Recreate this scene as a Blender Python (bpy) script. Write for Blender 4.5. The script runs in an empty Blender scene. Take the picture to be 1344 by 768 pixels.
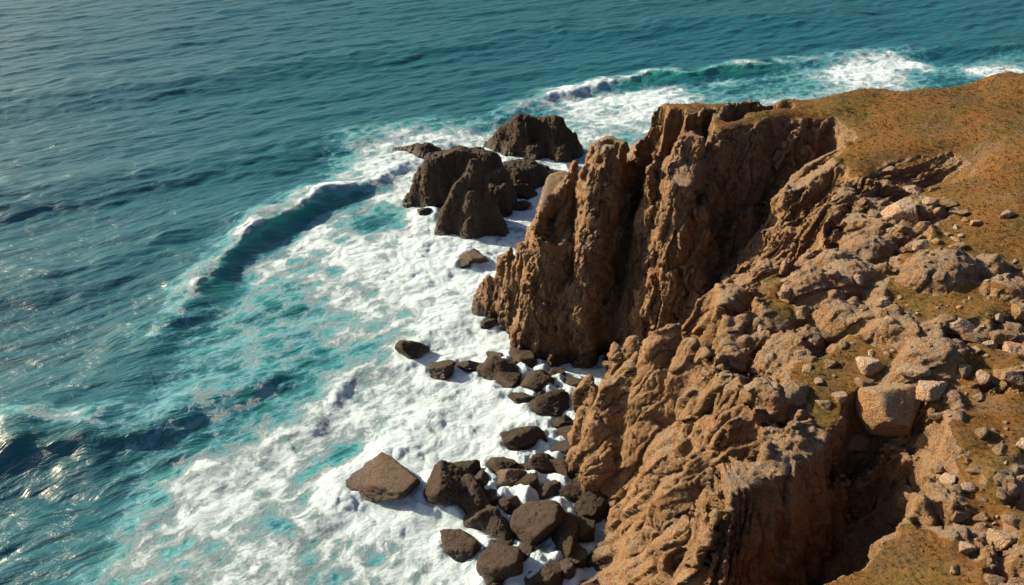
import bpy, math, random
import numpy as np
random.seed(7)
RES = 0.23          # voxel size of the headland, metres
R = math.radians
sc = bpy.context.scene
COL = sc.collection

# ------------------------------------------------------------------ camera
H, PITCH, F = 60.0, R(32), 1118.0            # metres above the sea, tilt, focal length in photo pixels (1344 wide)
SP, CP = math.sin(PITCH), math.cos(PITCH)
cam = bpy.data.cameras.new('camera'); cam.sensor_width = 36; cam.lens = 36*F/1344; cam.clip_end = 20000
co = bpy.data.objects.new('camera', cam); COL.objects.link(co)
co.location = (0, 0, H); co.rotation_euler = (math.pi/2-PITCH, 0, 0); sc.camera = co

def P(u, v, z=0.0):
    "photo pixel + height above the sea -> world point"
    a, b = (u-672)/F, (v-384)/F
    t = (H-z)/(SP+b*CP)
    return (a*t, (CP-b*SP)*t, z)
def scale_at(p):
    "metres per photo pixel at a world point"
    return (p[1]*CP+(H-p[2])*SP)/F

# ------------------------------------------------------------------ noise (numpy)
def _hash(x, y, z, s=0):
    h = (x.astype(np.uint32)*np.uint32(374761393) + y.astype(np.uint32)*np.uint32(668265263)
         + z.astype(np.uint32)*np.uint32(2147483647 & 0x9E3779B1) + np.uint32((s*974711+12345) & 0xffffffff))
    h = (h ^ (h >> np.uint32(13)))*np.uint32(1274126177)
    h = (h ^ (h >> np.uint32(16)))*np.uint32(2246822519)
    return h ^ (h >> np.uint32(15))
def perlin(p, s=0):
    "gradient noise, roughly -1..1"
    out = np.empty(len(p), np.float32)
    CH = 400000
    for c in range(0, len(p), CH):
        q = p[c:c+CH].astype(np.float32)
        i = np.floor(q); f = q-i; i = i.astype(np.int64)
        w = f*f*f*(f*(f*6-15)+10)
        acc = np.zeros(len(q), np.float32)
        for dx in (0, 1):
            wx = w[:, 0] if dx else 1-w[:, 0]
            for dy in (0, 1):
                wy = w[:, 1] if dy else 1-w[:, 1]
                for dz in (0, 1):
                    wz = w[:, 2] if dz else 1-w[:, 2]
                    h = _hash(i[:, 0]+dx, i[:, 1]+dy, i[:, 2]+dz, s)
                    g0 = (h & np.uint32(1023)).astype(np.float32)/511.5-1
                    g1 = ((h >> np.uint32(10)) & np.uint32(1023)).astype(np.float32)/511.5-1
                    g2 = ((h >> np.uint32(20)) & np.uint32(1023)).astype(np.float32)/511.5-1
                    acc += wx*wy*wz*(g0*(f[:, 0]-dx)+g1*(f[:, 1]-dy)+g2*(f[:, 2]-dz))
        out[c:c+CH] = acc*1.5
    return out
def fbm(p, octv=4, s=0, gain=.5, lac=2.03, ridge=False):
    a, f, tot = 1.0, 1.0, np.zeros(len(p), np.float32)
    for o in range(octv):
        n = perlin(p*f+o*17.3, s+o)
        if ridge: n = 1-2*np.abs(n)
        tot += a*n; a *= gain; f *= lac
    return tot
def worley(p, s=0, jit=.9, offs=False):
    "F1, F2, cell hash"
    n = len(p); F1 = np.full(n, 9., np.float32); F2 = F1.copy(); ID = np.zeros(n, np.uint32); OF = np.zeros((n, 2), np.float32)
    CH = 400000
    for c in range(0, n, CH):
        q = p[c:c+CH].astype(np.float32); i = np.floor(q).astype(np.int64); f = q-i
        a = np.full(len(q), 9., np.float32); b = a.copy(); ox = a*0; oy = a*0; d_ = np.zeros(len(q), np.uint32)
        for dx in (-1, 0, 1):
            for dy in (-1, 0, 1):
                for dz in (-1, 0, 1):
                    h = _hash(i[:, 0]+dx, i[:, 1]+dy, i[:, 2]+dz, s)
                    px = dx+.5+jit*((h & np.uint32(1023)).astype(np.float32)/1023-.5)-f[:, 0]
                    py = dy+.5+jit*(((h >> np.uint32(10)) & np.uint32(1023)).astype(np.float32)/1023-.5)-f[:, 1]
                    pz = dz+.5+jit*(((h >> np.uint32(20)) & np.uint32(1023)).astype(np.float32)/1023-.5)-f[:, 2]
                    d = np.sqrt(px*px+py*py+pz*pz)
                    near = d < a
                    b = np.where(near, a, np.minimum(b, d)); d_ = np.where(near, h, d_); ox = np.where(near, -px, ox); oy = np.where(near, -py, oy); a = np.where(near, d, a)
        F1[c:c+CH] = a; F2[c:c+CH] = b; ID[c:c+CH] = d_; OF[c:c+CH, 0] = ox; OF[c:c+CH, 1] = oy
    if offs: return F1, F2, (ID & np.uint32(4095)).astype(np.float32)/4095, OF, ((ID >> np.uint32(12)) & np.uint32(255)).astype(np.float32)/255-.5, ((ID >> np.uint32(20)) & np.uint32(255)).astype(np.float32)/255-.5
    return F1, F2, (ID & np.uint32(4095)).astype(np.float32)/4095
def sstep(a, b, x):
    t = np.clip((x-a)/(b-a), 0, 1); return t*t*(3-2*t)

# ------------------------------------------------------------------ mesh helpers
def make_mesh(name, V, Q, smooth=True):
    me = bpy.data.meshes.new(name)
    k = Q.shape[1]
    me.vertices.add(len(V)); me.vertices.foreach_set('co', np.ascontiguousarray(V, np.float32).ravel())
    me.loops.add(len(Q)*k); me.loops.foreach_set('vertex_index', np.ascontiguousarray(Q, np.int32).ravel())
    me.polygons.add(len(Q)); me.polygons.foreach_set('loop_start', np.arange(0, len(Q)*k, k, dtype=np.int32))
    me.polygons.foreach_set('use_smooth', np.full(len(Q), smooth))
    me.update(); me.validate()
    return me
def attr(me, name, arr):
    a = me.attributes.new(name, 'FLOAT', 'POINT'); a.data.foreach_set('value', np.ascontiguousarray(arr, np.float32))
def link(name, me, mat=None, parent=None):
    o = bpy.data.objects.new(name, me); COL.objects.link(o)
    if mat: me.materials.clear(); me.materials.append(mat)
    if parent: o.parent = parent
    return o
def tag(o, label=None, cat=None, group=None, kind=None):
    if label: o['label'] = label
    if cat: o['category'] = cat
    if group: o['group'] = group
    if kind: o['kind'] = kind
    return o
def vnormals(V, Q):
    a, b, c, d = V[Q[:, 0]], V[Q[:, 1]], V[Q[:, 2]], V[Q[:, 3]]
    n = np.cross(c-a, d-b)
    N = np.zeros_like(V)
    for k in range(4):
        for ax in range(3):
            N[:, ax] += np.bincount(Q[:, k], n[:, ax], len(V))
    return N/np.maximum(np.linalg.norm(N, axis=1, keepdims=True), 1e-9)

def surface_nets(D, org, r):
    "iso-surface (D>0 inside) of a regular volume as quads"
    nx, ny, nz = D.shape
    S = D > 0
    C = np.zeros((nx-1, ny-1, nz-1), np.uint8)
    for i in (0, 1):
        for j in (0, 1):
            for k in (0, 1):
                C += S[i:nx-1+i, j:ny-1+j, k:nz-1+k]
    act = (C > 0) & (C < 8)
    idx = np.full(act.shape, -1, np.int32); ii = np.argwhere(act); idx[act] = np.arange(len(ii))
    acc = np.zeros((len(ii), 3), np.float32); cnt = np.zeros(len(ii), np.float32)
    cs = [(i, j, k) for i in (0, 1) for j in (0, 1) for k in (0, 1)]
    val = {c: D[ii[:, 0]+c[0], ii[:, 1]+c[1], ii[:, 2]+c[2]] for c in cs}
    for c in cs:
        for ax in range(3):
            if c[ax] == 0:
                e = list(c); e[ax] = 1; e = tuple(e)
                a, b = val[c], val[e]; m = (a > 0) != (b > 0)
                t = np.where(m, a/np.where(m, a-b, 1), 0)
                for q in range(3):
                    acc[:, q] += np.where(m, c[q]+(t if q == ax else 0), 0)
                cnt += m
    V = (ii+acc/cnt[:, None])*r+np.array(org)
    Qs = []
    for ax in range(3):
        sl0 = [slice(None)]*3; sl1 = [slice(None)]*3; sl0[ax] = slice(0, -1); sl1[ax] = slice(1, None)
        a, b = S[tuple(sl0)], S[tuple(sl1)]
        ed = np.argwhere(a != b); o1, o2 = (ax+1) % 3, (ax+2) % 3
        ok = (ed[:, o1] > 0) & (ed[:, o2] > 0) & (ed[:, o1] < idx.shape[o1]) & (ed[:, o2] < idx.shape[o2]); ed = ed[ok]
        sg = a[tuple(ed.T)]
        def cell(d1, d2):
            e = ed.copy(); e[:, o1] -= d1; e[:, o2] -= d2; return idx[tuple(e.T)]
        q = np.stack([cell(1, 1), cell(0, 1), cell(0, 0), cell(1, 0)], 1)
        q[~sg] = q[~sg][:, ::-1]
        Qs.append(q)
    return V.astype(np.float32), np.concatenate(Qs)

# ------------------------------------------------------------------ height-field primitives
def seg_ridge(X, Y, pts, w, s, r, side=None):
    "max over the segments of a 3D crest line: crest height minus a steep rounded flank"
    out = np.full(X.shape, -50., np.float32)
    for (x0, y0, z0), (x1, y1, z1) in zip(pts[:-1], pts[1:]):
        dx, dy = x1-x0, y1-y0; L = dx*dx+dy*dy+1e-9
        t = np.clip(((X-x0)*dx+(Y-y0)*dy)/L, 0, 1)
        d = np.hypot(X-x0-t*dx, Y-y0-t*dy)
        e = np.maximum(d-w, 0)
        out = np.maximum(out, z0+(z1-z0)*t-s*(np.sqrt(e*e+r*r)-r))
    return out
def smax(a, b, k=.6):
    h = np.clip(.5+.5*(a-b)/k, 0, 1); return b+(a-b)*h+k*h*(1-h)
def poly_dist(X, Y, poly):
    "signed distance to a plan polygon, positive outside"
    d = np.full(X.shape, 1e9); ins = np.zeros(X.shape, bool)
    n = len(poly)
    for i in range(n):
        x0, y0 = poly[i][:2]; x1, y1 = poly[(i+1) % n][:2]
        dx, dy = x1-x0, y1-y0; L = dx*dx+dy*dy+1e-9
        t = np.clip(((X-x0)*dx+(Y-y0)*dy)/L, 0, 1)
        d = np.minimum(d, np.hypot(X-x0-t*dx, Y-y0-t*dy))
        c = ((y0 > Y) != (y1 > Y)) & (X < (x1-x0)*(Y-y0)/(y1-y0+1e-12)+x0); ins ^= c
    return np.where(ins, -d, d)
def px(*L): return [P(*p) for p in L]

# ------------------------------------------------------------------ headland
top_pts = px((865,147,27.5),(1000,137,28.8),(1100,131,29.5),(1240,119,31),(1344,100,33),(1344,180,31),(1344,280,29),
    (1200,180,29),(1100,165,28.3),(1190,270,26.5),(1120,220,27),(1260,320,27.5),(1344,340,28),(1130,330,25.5),(1237,362,27),
    (1060,360,24.8),(960,380,23.5),(1060,450,23.5),(1150,450,24.5),(1250,420,26.5),(1344,420,27.5),(1170,520,24),(1250,500,25),
    (1040,560,22.5),(980,560,22),(1100,560,22.5),(1060,620,21.5),(1344,510,26.5),(1250,560,24.5),(1344,600,25.5),(1344,700,25),
    (1250,700,23.5),(1200,640,22.5),(1130,745,21),(1344,768,24.5),(900,400,21),(935,470,21.8),(1070,300,25))+[(75,95,33),(75,40,31),(45,22,27),(20,24,21)]
edge = px((840,172,26),(853,178,27),(900,166,27.8),(950,163,28),(1000,160,28),(1060,158,28),(1090,161,28),(1118,180,28),(1097,203,27.3),
    (1110,225,27),(1088,262,26),(1072,310,25),(1045,340,24.5),(1000,356,24),(958,374,23.3),(905,398,21),(885,412,20),(900,440,20.5),
    (930,470,21.6),(950,520,21.8),(970,570,21.8),(985,612,21.3),(1000,640,21))
edge += [(15.5,38.2),(12,35),(13,30),(17,22),(30,10),(80,10),(80,93)]
edge += px((1344,97,32.8),(1240,114,30.8),(1100,125,29.3),(1000,131,28.6),(880,140,27.3),(850,150,26))

ridges = [  # crest line (u, v, z), shoulder width, flank slope, crest radius
    # far-left buttress and its front and outer ribs
    (px((733,229,19.5),(712,262,17),(690,300,13.5),(655,335,9),(634,372,4),(628,402,-1)), .5, 5.5, .4),
    (px((733,229,19.5),(724,290,16.5),(708,360,10),(694,420,4),(690,452,0)), 1.5, 6.5, .8),
    (px((758,240,17.5),(752,300,13.5),(742,370,7.5),(732,430,2)), .8, 6, .6),
    (px((690,300,13),(672,350,8),(660,400,3),(664,440,-1)), .8, 5, .6),
    # tall fin
    (px((800,190,24.6),(783,222,22.3),(777,275,18.5),(770,320,15),(752,365,10.5),(738,410,6.5),(727,462,2),(736,498,-1)), .55, 7.5, .4),
    (px((800,192,24.2),(806,240,21),(800,300,16),(782,380,9),(762,450,3)), .9, 7, .5),
    (px((785,181,23.6),(800,178,24.0),(815,184,23.8)), .6, 5.0, .4),
    (px((770,205,21),(783,222,22)), .6, 5.0, .5),
    # back wall tying the buttress, the fin and the headland together
    ([(4.5,93.5,12),(8.5,92,16.5),(12.5,93,20.5),(18,93,24.5)], 1.6, 3.6, 1),
    (px((812,202,22.2),(832,186,24.2),(858,166,26.6)), 1.0, 5, .6),
    (px((745,236,18),(762,215,20),(786,200,23)), 1.2, 5, .6),
    # flutes on the big shaded wall
    (px((907,178,27.3),(896,235,23.5),(884,300,18),(872,360,12.5),(850,430,6)), 1.1, 5.5, .8),
    (px((943,171,27.5),(934,220,24.3),(920,272,20.8),(918,345,15),(881,381,11),(834,423,6.6),(812,462,3)), .6, 6, .5),
    (px((996,160,27.8),(985,200,25),(972,256,21),(952,310,16.5),(940,350,13)), .8, 5.5, .7),
    (px((1050,165,28),(1022,205,25),(1000,245,21.5),(985,280,18.6)), .5, 5.5, .5),
    (px((1110,186,27.9),(1063,214,25.6),(1022,254,22.9),(990,316,18),(962,358,14.6),(905,412,9),(862,452,5)), .4, 5.5, .4),
    (px((1097,208,27.2),(1045,246,24.1),(1014,300,20.3),(985,345,17),(940,390,12.5),(890,430,8)), .6, 4, .5),
    (px((1090,262,25.8),(1045,300,22.3),(1010,345,19.2),(965,372,17)), .8, 3.2, .8),
    # near spur: buttresses over the boulder beach
    (px((872,420,19.6),(838,434,18.6),(814,450,17),(802,490,14.3),(797,550,8),(793,600,3),(792,640,-1)), .8, 7, .6),
    (px((800,486,13.6),(782,492,12.4),(769,540,7.5),(760,590,2),(758,610,-1)), .7, 6.5, .5),
    (px((866,430,19),(850,480,15),(836,540,9.5),(820,600,4),(808,650,-1)), .5, 7, .5),
    (px((960,376,23.8),(920,390,22.6),(888,414,21.2),(884,470,17.2),(880,530,12),(862,600,6),(832,660,0.5)), 1.2, 6.5, .8),
    (px((935,470,21.8),(915,510,18.8),(890,560,13.8),(850,620,7.5),(812,680,1.5)), .5, 3.6, .5),
    (px((958,530,21.8),(925,580,17.8),(885,635,12),(830,690,5),(780,730,0.5)), .5, 3.2, .5),
    (px((980,580,21.8),(950,640,17.7),(900,690,12.3),(840,730,6.8),(765,765,0.5)), .5, 3.2, .5),
    (px((985,612,21.5),(968,660,18.3),(942,720,13.3),(905,775,8),(850,830,3)), .7, 4, .6),
    (px((1000,630,21.3),(1060,622,21.8),(1085,600,22)), 2.0, 6.5, 1.6),
]
gully = [(25.6,42.3,21),(24.2,40.8,14),(22,38.6,8.5),(18,36,7),(10,33,3),(0,31,-3)]

x0, x1, y0, y1, z0, z1 = -9.0, 76.0, 24.0, 104.0, -1.6, 35.5
HR = .2
gx = np.arange(x0-4, x1+4, HR); gy = np.arange(y0-4, y1+4, HR)
GX, GY = np.meshgrid(gx, gy, indexing='ij')
def inter(X, Y, pts, p=3.0):
    A = np.array(pts); M = np.c_[A[:, :2], np.ones(len(A))]
    c, *_ = np.linalg.lstsq(M, A[:, 2], rcond=None); res = A[:, 2]-M@c
    num = np.zeros(X.shape); den = np.zeros(X.shape)
    for (ax, ay, _), r_ in zip(pts, res):
        w = 1/((X-ax)**2+(Y-ay)**2+4)**(p/2); num += w*r_; den += w
    return c[0]*X+c[1]*Y+c[2]+num/den
flat = np.c_[GX.ravel(), GY.ravel(), np.zeros(GX.size)]
n2 = lambda sc_, oc=3, s=0, **k: fbm(flat/sc_, oc, s, **k).reshape(GX.shape)
wx, wy = n2(7, 3, 1), n2(7, 3, 2)
WX, WY = GX+.9*wx, GY+.9*wy
plat = inter(GX, GY, top_pts)
dist = poly_dist(WX, WY, edge)
# rubble / bare rock against turf on the top
grass_spots = px((870,146,27.5),(900,146,27.8),(880,156,27.6),(930,148,28),(975,150,28),(1010,150,28.4),(1090,150,29),(1300,285,29),(1340,325,28.5),(1285,230,29),(1210,212,28.5),(1150,200,28.4),(1290,300,28.6),(1240,250,28),(1250,150,30),(1150,150,29),(1344,200,31),(1300,160,31),(1050,145,29),(960,140,29),(1344,250,30),(1250,250,28),(1300,320,28),(1230,330,27.5),(1344,300,29),
    (1120,480,24),(1080,490,23.5),(1150,470,24.5),(1270,395,27),(1120,540,23.5),(1220,400,26),(1320,530,26),(1290,560,25.5),(1200,740,22),(1130,752,21),(1250,740,23),(1300,650,25),(1280,600,24.6),(1344,680,25),(1240,330,27.5),(1010,395,24),(1200,200,29),(1150,175,28.6),(1290,470,26.5))
rock_spots = px((1237,365,27),(1060,390,24.5),(1130,400,25),(1190,280,26.5),(1130,300,25.5),(1150,250,26.5),(1040,450,23.5),(1030,560,22.5),(960,450,22.6),(1000,500,22.5),
    (1060,600,22),(1220,470,25),(1190,520,24),(1250,480,25.6),(1344,380,27.5),(1300,350,28),(1340,440,27.5),(1300,490,26),(1230,590,24),(1290,700,24),(1340,740,24),(1340,620,25.6),(1000,400,24),
    (1160,330,26),(1100,345,25),(960,400,23.5),(1180,420,26),(1220,560,24),(1120,600,22.8),(900,410,21),(1190,440,25.5),(1230,670,23),(1170,590,23))
def nearest(pts): return np.min([np.hypot(GX-p[0], GY-p[1]) for p in pts], axis=0)
gd, rd = nearest(grass_spots), nearest(rock_spots)
rockish = sstep(-1.6, 1.6, gd-rd+1.6*n2(4, 4, 11)+.0)
inland = sstep(0, 3, -dist)
# lumpy outcrops on the rocky part of the top
F1, F2, ID = worley(np.c_[(GX+.8*wx).ravel()/3.6, (GY+.8*wy).ravel()/3.2, np.zeros(GX.size)], 5)
dome = (np.sqrt(np.clip(1-(F1/.8)**2, 0, 1))*(.35+.9*ID)).reshape(GX.shape)
F1b, F2b, IDb = worley(np.c_[WX.ravel()/1.25, WY.ravel()/1.15, np.zeros(GX.size)], 9)
dome2 = (np.sqrt(np.clip(1-(F1b/.72)**2, 0, 1))*IDb**2).reshape(GX.shape)
def blocks(size, seed, ht, tl_, wrp):
    f1, f2, i_, of, ta, tb = worley(np.c_[(GX+wrp*wx).ravel()/size, (GY+wrp*wy).ravel()/(size*.8), np.zeros(GX.size)], seed, offs=True)
    q = ht*(i_-.5)+tl_*(of[:, 0]*ta*2+of[:, 1]*tb*2)-.55*ht*(1-sstep(0, .13, f2-f1))
    return q.reshape(GX.shape)
blk = blocks(3.4, 15, 1.35, 1.3, .9)+blocks(1.2, 16, .26, .34, .5)
top = plat + rockish*(1.15*dome+.28*dome2-.4+blk) + .35*n2(9, 3, 21) + .05*n2(1.2, 3, 22)
def dent(u, v, z, rad, dep, sx=1, sy=1):
    p = P(u, v, z); return -dep*np.exp(-(((GX-p[0])/sx)**2+((GY-p[1])/sy)**2)/rad**2)
top += dent(1225,228,27.6,2.6,2.6,1.5,.8)+dent(1165,232,27,2,1.2)
for (u, v, z, r_, h_) in ((1237,365,26.6,2.6,2.4),(1300,355,27.3,1.5,1.4),(1062,385,24,1.9,2.2),(1118,372,24.6,1.9,1.7),(1140,335,25.2,2.0,1.6),(1235,480,25,2.3,2.2),(1180,432,25,2.0,1.5),
        (1100,345,25,1.6,1.4),(1272,480,25.6,1.4,1.3),(1205,500,24.4,1.6,1.4),(1290,548,25.6,2.2,1.0),(1330,372,28,1.7,1.5),(960,400,23,2.2,1.0),(1105,415,24.4,1.6,1.5),(1040,590,21.8,2,.7)):
    p = P(u, v, z); q = 1-((GX+.35*wx-p[0])**2/1.5+(GY+.35*wy-p[1])**2)/r_**2
    top = np.maximum(top, np.where(q > 0, inter(np.array([p[0]]), np.array([p[1]]), top_pts)[0]-.5+(h_)*np.sqrt(np.clip(q, 0, 1)), -50))
lip = np.clip(dist+1.2, 0, None)
hh = np.where(dist < -1.2, top, top-.35*lip**2/(1+.2*lip))
hh = np.minimum(hh, top+(plat-.3-top)*sstep(.0, 1.0, dist)-5.5*np.clip(dist, 0, None))
for pts, w, s, r_ in ridges:
    hh = smax(hh, seg_ridge(GX+.45*wx, GY+.45*wy, pts, w, s, r_), .5)
g = np.full(GX.shape, 99.)
for (a0, b0, c0), (a1, b1, c1) in zip(gully[:-1], gully[1:]):
    dx, dy = a1-a0, b1-b0; t = np.clip(((GX-a0)*dx+(GY-b0)*dy)/(dx*dx+dy*dy), 0, 1)
    d = np.hypot(GX+.5*wx-a0-t*dx, GY+.5*wy-b0-t*dy); g = np.minimum(g, c0+(c1-c0)*t+6.5*np.clip(d-1.1, 0, None))
hh = np.minimum(hh, g)
# clefts between the buttresses: lines of their floors
clefts = [(px((846,215,21.5),(842,250,17.5),(835,300,13),(824,380,7),(800,450,1.5),(785,500,-1)), .5, 6),
    (px((770,232,17),(762,300,11.5),(750,380,5),(725,460,-1)), .25, 7),
    (px((884,195,23.5),(872,250,19),(860,320,13),(850,380,8)), .2, 6),
    (px((925,178,25),(912,230,21),(900,280,16.5),(893,330,12)), .15, 6),
    (px((972,168,25.5),(955,220,21),(940,270,17)), .15, 6),
    (px((1030,172,25.8),(1002,215,21.8),(978,256,18)), .15, 5),
    (px((1085,205,25),(1040,235,22.3),(1000,290,17.5),(968,340,13),(920,400,8)), .2, 5),
    (px((722,262,15.5),(690,330,9),(676,400,3),(676,440,0)), .1, 6),
    (px((872,424,18),(858,470,13.5),(842,520,8.5),(826,580,3),(814,630,-1)), .25, 7),
    (px((800,480,13),(791,520,8.5),(784,570,3),(780,610,0)), .1, 7),
    (px((938,484,20.0),(912,516,15.5),(885,552,10),(850,590,5)), .3, 5),
    (px((1000,400,22.4),(978,430,20.8),(950,455,19.8)), .15, 4),
    (px((968,570,19.8),(925,625,14.5),(880,680,9),(830,740,3.5)), .15, 4),
    (px((978,632,18.6),(950,690,13),(925,740,9)), .1, 4),
    (px((1090,625,20),(1098,660,16),(1095,720,10)), .15, 6)]
h_before = hh.copy()
for ci, (pts, w_, s_) in enumerate(clefts):
    lim = (11, 3.5, 5, 5, 5, 5, 5, 3)[ci] if ci < 8 else 7
    for (a0, b0, c0), (a1, b1, c1) in zip(pts[:-1], pts[1:]):
        dx, dy = a1-a0, b1-b0; t = np.clip(((GX+.45*wx-a0)*dx+(GY+.45*wy-b0)*dy)/(dx*dx+dy*dy), 0, 1)
        d = np.hypot(GX+.45*wx-a0-t*dx, GY+.45*wy-b0-t*dy)
        hh = np.where(d < 2.2, np.minimum(hh, np.maximum(c0+(c1-c0)*t+s_*np.clip(d-w_, 0, None)+1.5*d*d, h_before-lim*(1-d/2.3))), hh)
beach = -1.6+.12*np.clip(GX-2, 0, 6)+.5*n2(3, 3, 31)
hh = np.maximum(hh, np.where(GY < 84, np.maximum(beach, -1.5), -1.5))
hh = hh.astype(np.float32)
GRX, GRY = np.gradient(hh, HR)
def samp(A, x, y):
    fx = np.clip((x-gx[0])/HR, 0, len(gx)-1.01); fy = np.clip((y-gy[0])/HR, 0, len(gy)-1.01)
    i, j = fx.astype(np.int32), fy.astype(np.int32); a, b = fx-i, fy-j
    return A[i, j]*(1-a)*(1-b)+A[i+1, j]*a*(1-b)+A[i, j+1]*(1-a)*b+A[i+1, j+1]*a*b
steep2 = sstep(.7, 1.7, np.hypot(GRX, GRY))
# blur the steepness a little
for _ in range(4):
    steep2[1:-1, 1:-1] = (steep2[1:-1, 1:-1]*2+steep2[:-2, 1:-1]+steep2[2:, 1:-1]+steep2[1:-1, :-2]+steep2[1:-1, 2:])/6
nxv, nyv, nzv = int((x1-x0)/RES), int((y1-y0)/RES), int((z1-z0)/RES)
VX = x0+np.arange(nxv)*RES; VY = y0+np.arange(nyv)*RES; VZ = z0+np.arange(nzv)*RES
H2 = samp(hh, *np.meshgrid(VX, VY, indexing='ij'))
G2 = np.maximum(1, np.hypot(samp(GRX, *np.meshgrid(VX, VY, indexing='ij')), samp(GRY, *np.meshgrid(VX, VY, indexing='ij'))))
D = ((H2[:, :, None]-VZ)/G2[:, :, None]).astype(np.float32)
band = np.argwhere(np.abs(D) < 2.4)
bp = np.c_[VX[band[:, 0]], VY[band[:, 1]], VZ[band[:, 2]]].astype(np.float32)
# along-slope direction differs between the far wall (faces the camera) and the near spur (faces the sea)
def flute_coords(p):
    far_ = sstep(66, 76, p[:, 1]).astype(np.float32)
    ca, cb = p[:, 0]*.85-p[:, 1]*.5, p[:, 0]*.5+p[:, 1]*.85
    dm = (sstep(44, 41.5, p[:, 1])*sstep(12.5, 15.5, p[:, 0])).astype(np.float32)       # the dome above the gully faces the camera
    na = (1-dm)*(p[:, 1]+.22*p[:, 2])+dm*(p[:, 0]*.9+.2*p[:, 2]); nb_ = (1-dm)*p[:, 0]*.17+dm*p[:, 1]*.35
    return np.stack([far_*ca+(1-far_)*na, far_*cb*.35+(1-far_)*nb_, p[:, 2]*(.11-.05*(1-far_))], 1).astype(np.float32)
wv = np.stack([fbm(bp/5+9, 3, 41), fbm(bp/5+31, 3, 42), fbm(bp/5+55, 2, 43)], 1)
st = samp(steep2, bp[:, 0], bp[:, 1])
fc = flute_coords(bp)
sx, sy = bp[:, 0]+.5*wv[:, 0]*st, bp[:, 1]+.5*wv[:, 1]*st
hs = samp(hh, sx, sy); gs = np.sqrt(1+samp(GRX, sx, sy)**2+samp(GRY, sx, sy)**2)
d = (hs-bp[:, 2])/gs
def bill(sc_, s_, wp_=.25): return np.sqrt(np.abs(perlin(fc/sc_+wp_*wv, s_))+.01)
nr = (1-.22*sstep(74, 64, bp[:, 1])).astype(np.float32)
d += st*(1.7*(bill(4.2, 51)-.55)+.75*nr*nr*(bill(1.7, 52, .5)-.55))
tilt = bp@np.array([[1, 0, .0], [0, 1, 0], [.25, .1, 1]], np.float32)
w1, w2, wid = worley(tilt/np.array([2.4, 2.4, 4.2], np.float32)+.35*wv, 61)
d += st*(.08*(wid-.5)-.05*(1-sstep(0, .12, w2-w1)))
# the added relief may widen a crest but not raise it
hm_ = hh.copy()
for _ in range(3):
    hm_[1:-1, :] = np.maximum(hm_[1:-1, :], np.maximum(hm_[:-2, :], hm_[2:, :])); hm_[:, 1:-1] = np.maximum(hm_[:, 1:-1], np.maximum(hm_[:, :-2], hm_[:, 2:]))
d = np.minimum(d, (samp(hm_, bp[:, 0], bp[:, 1])+.15*wv[:, 2]-bp[:, 2])*.8)
D[tuple(band.T)] = d
D[:, :, -1] = -1
D[-1, :, :] = -1; D[:, 0, :] = -1; D[:, -1, :] = -1; D[0] = -1; D[:, :, 0] = -1
V, Q = surface_nets(D, (x0, y0, z0), RES)
keep = V[Q].mean(1)[:, 2] > -1.25
Q = Q[keep]
# subdivide once
def subdivide(V, Q):
    E = np.stack([Q, np.roll(Q, -1, 1)], 2).reshape(-1, 2); E.sort(axis=1)
    key = E[:, 0].astype(np.int64)*len(V)+E[:, 1]; uk, inv = np.unique(key, return_inverse=True)
    a, b = uk//len(V), uk % len(V); em = (V[a]+V[b])/2; fm = V[Q].mean(1)
    ne = len(V)+inv.reshape(-1, 4); nf = len(V)+len(em)+np.arange(len(Q))
    NQ = np.concatenate([np.stack([Q[:, k], ne[:, k], nf, ne[:, k-1]], 1) for k in range(4)])
    V2 = np.concatenate([V, em, fm])
    # smooth original vertices slightly towards neighbours
    S = np.zeros_like(V2); c = np.zeros(len(V2))
    for k in range(4):
        for ax in range(3): S[:, ax] += np.bincount(NQ[:, k], V2[NQ[:, (k+1) % 4], ax], len(V2))
        c += np.bincount(NQ[:, k], minlength=len(V2))
    S /= np.maximum(c, 1)[:, None]
    return (V2*.45+S*.55).astype(np.float32), NQ
V, Q = subdivide(V, Q)
N = vnormals(V, Q).astype(np.float32)
st = samp(steep2, V[:, 0], V[:, 1]); rk = samp(rockish.astype(np.float32), V[:, 0], V[:, 1])
rk = np.maximum(rk*sstep(.2, 1.5, 1.5*rk), sstep(.25, .8, st))
stp = 1-sstep(.55, .85, N[:, 2])
rk = np.maximum(rk, stp)
tl = V@np.array([[1, 0, 0], [0, 1, 0], [.25, .1, 1]], np.float32)
fv = flute_coords(V); wq = np.stack([fbm(V/2.2+9, 3, 72), fbm(V/2.2+31, 3, 73), fbm(V/2.2+57, 3, 74)], 1)
dsp = .06*fbm(tl/np.array([.9, .9, 2.0], np.float32), 5, 71, gain=.62)
crk = perlin(fv*np.array([1, 1, 1.6], np.float32)/1.35+.45*wq, 75); crk2 = perlin(fv*np.array([1, 1.2, 2.2], np.float32)/.6+.5*wq, 76)
farw = .3+.7*sstep(64, 74, V[:, 1])
dsp -= st*(.36*farw*np.exp(-(crk/.055)**2)+.15*np.exp(-(crk2/.07)**2)*sstep(64, 74, V[:, 1]))
def facets(q, sd, ht, ti, cr, cw):
    f1, f2, i_, of, ta, tb = worley(q, sd, offs=True)
    return ht*(i_-.5)+ti*2*(of[:, 0]*ta+of[:, 1]*tb)-cr*(1-sstep(0, cw, f2-f1))
nr2 = 1-.5*sstep(74, 64, V[:, 1])
dsp *= nr2
dsp += st*(1.7-.7*farw)*facets(fv*np.array([1/1.25, 1/1.25, 1/.42], np.float32)+.10*wq, 83, .34, .44, .16, .06)
dsp += st*facets(fv*np.array([1/.6, 1/.5, 1/.15], np.float32)+.12*wq, 84, .12, .18, .07, .08)
dsp += (1-st)*facets(tl/np.array([1.5, 1.5, 2.9], np.float32)+.25*wq, 81, .12, .26, .07, .07)
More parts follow.
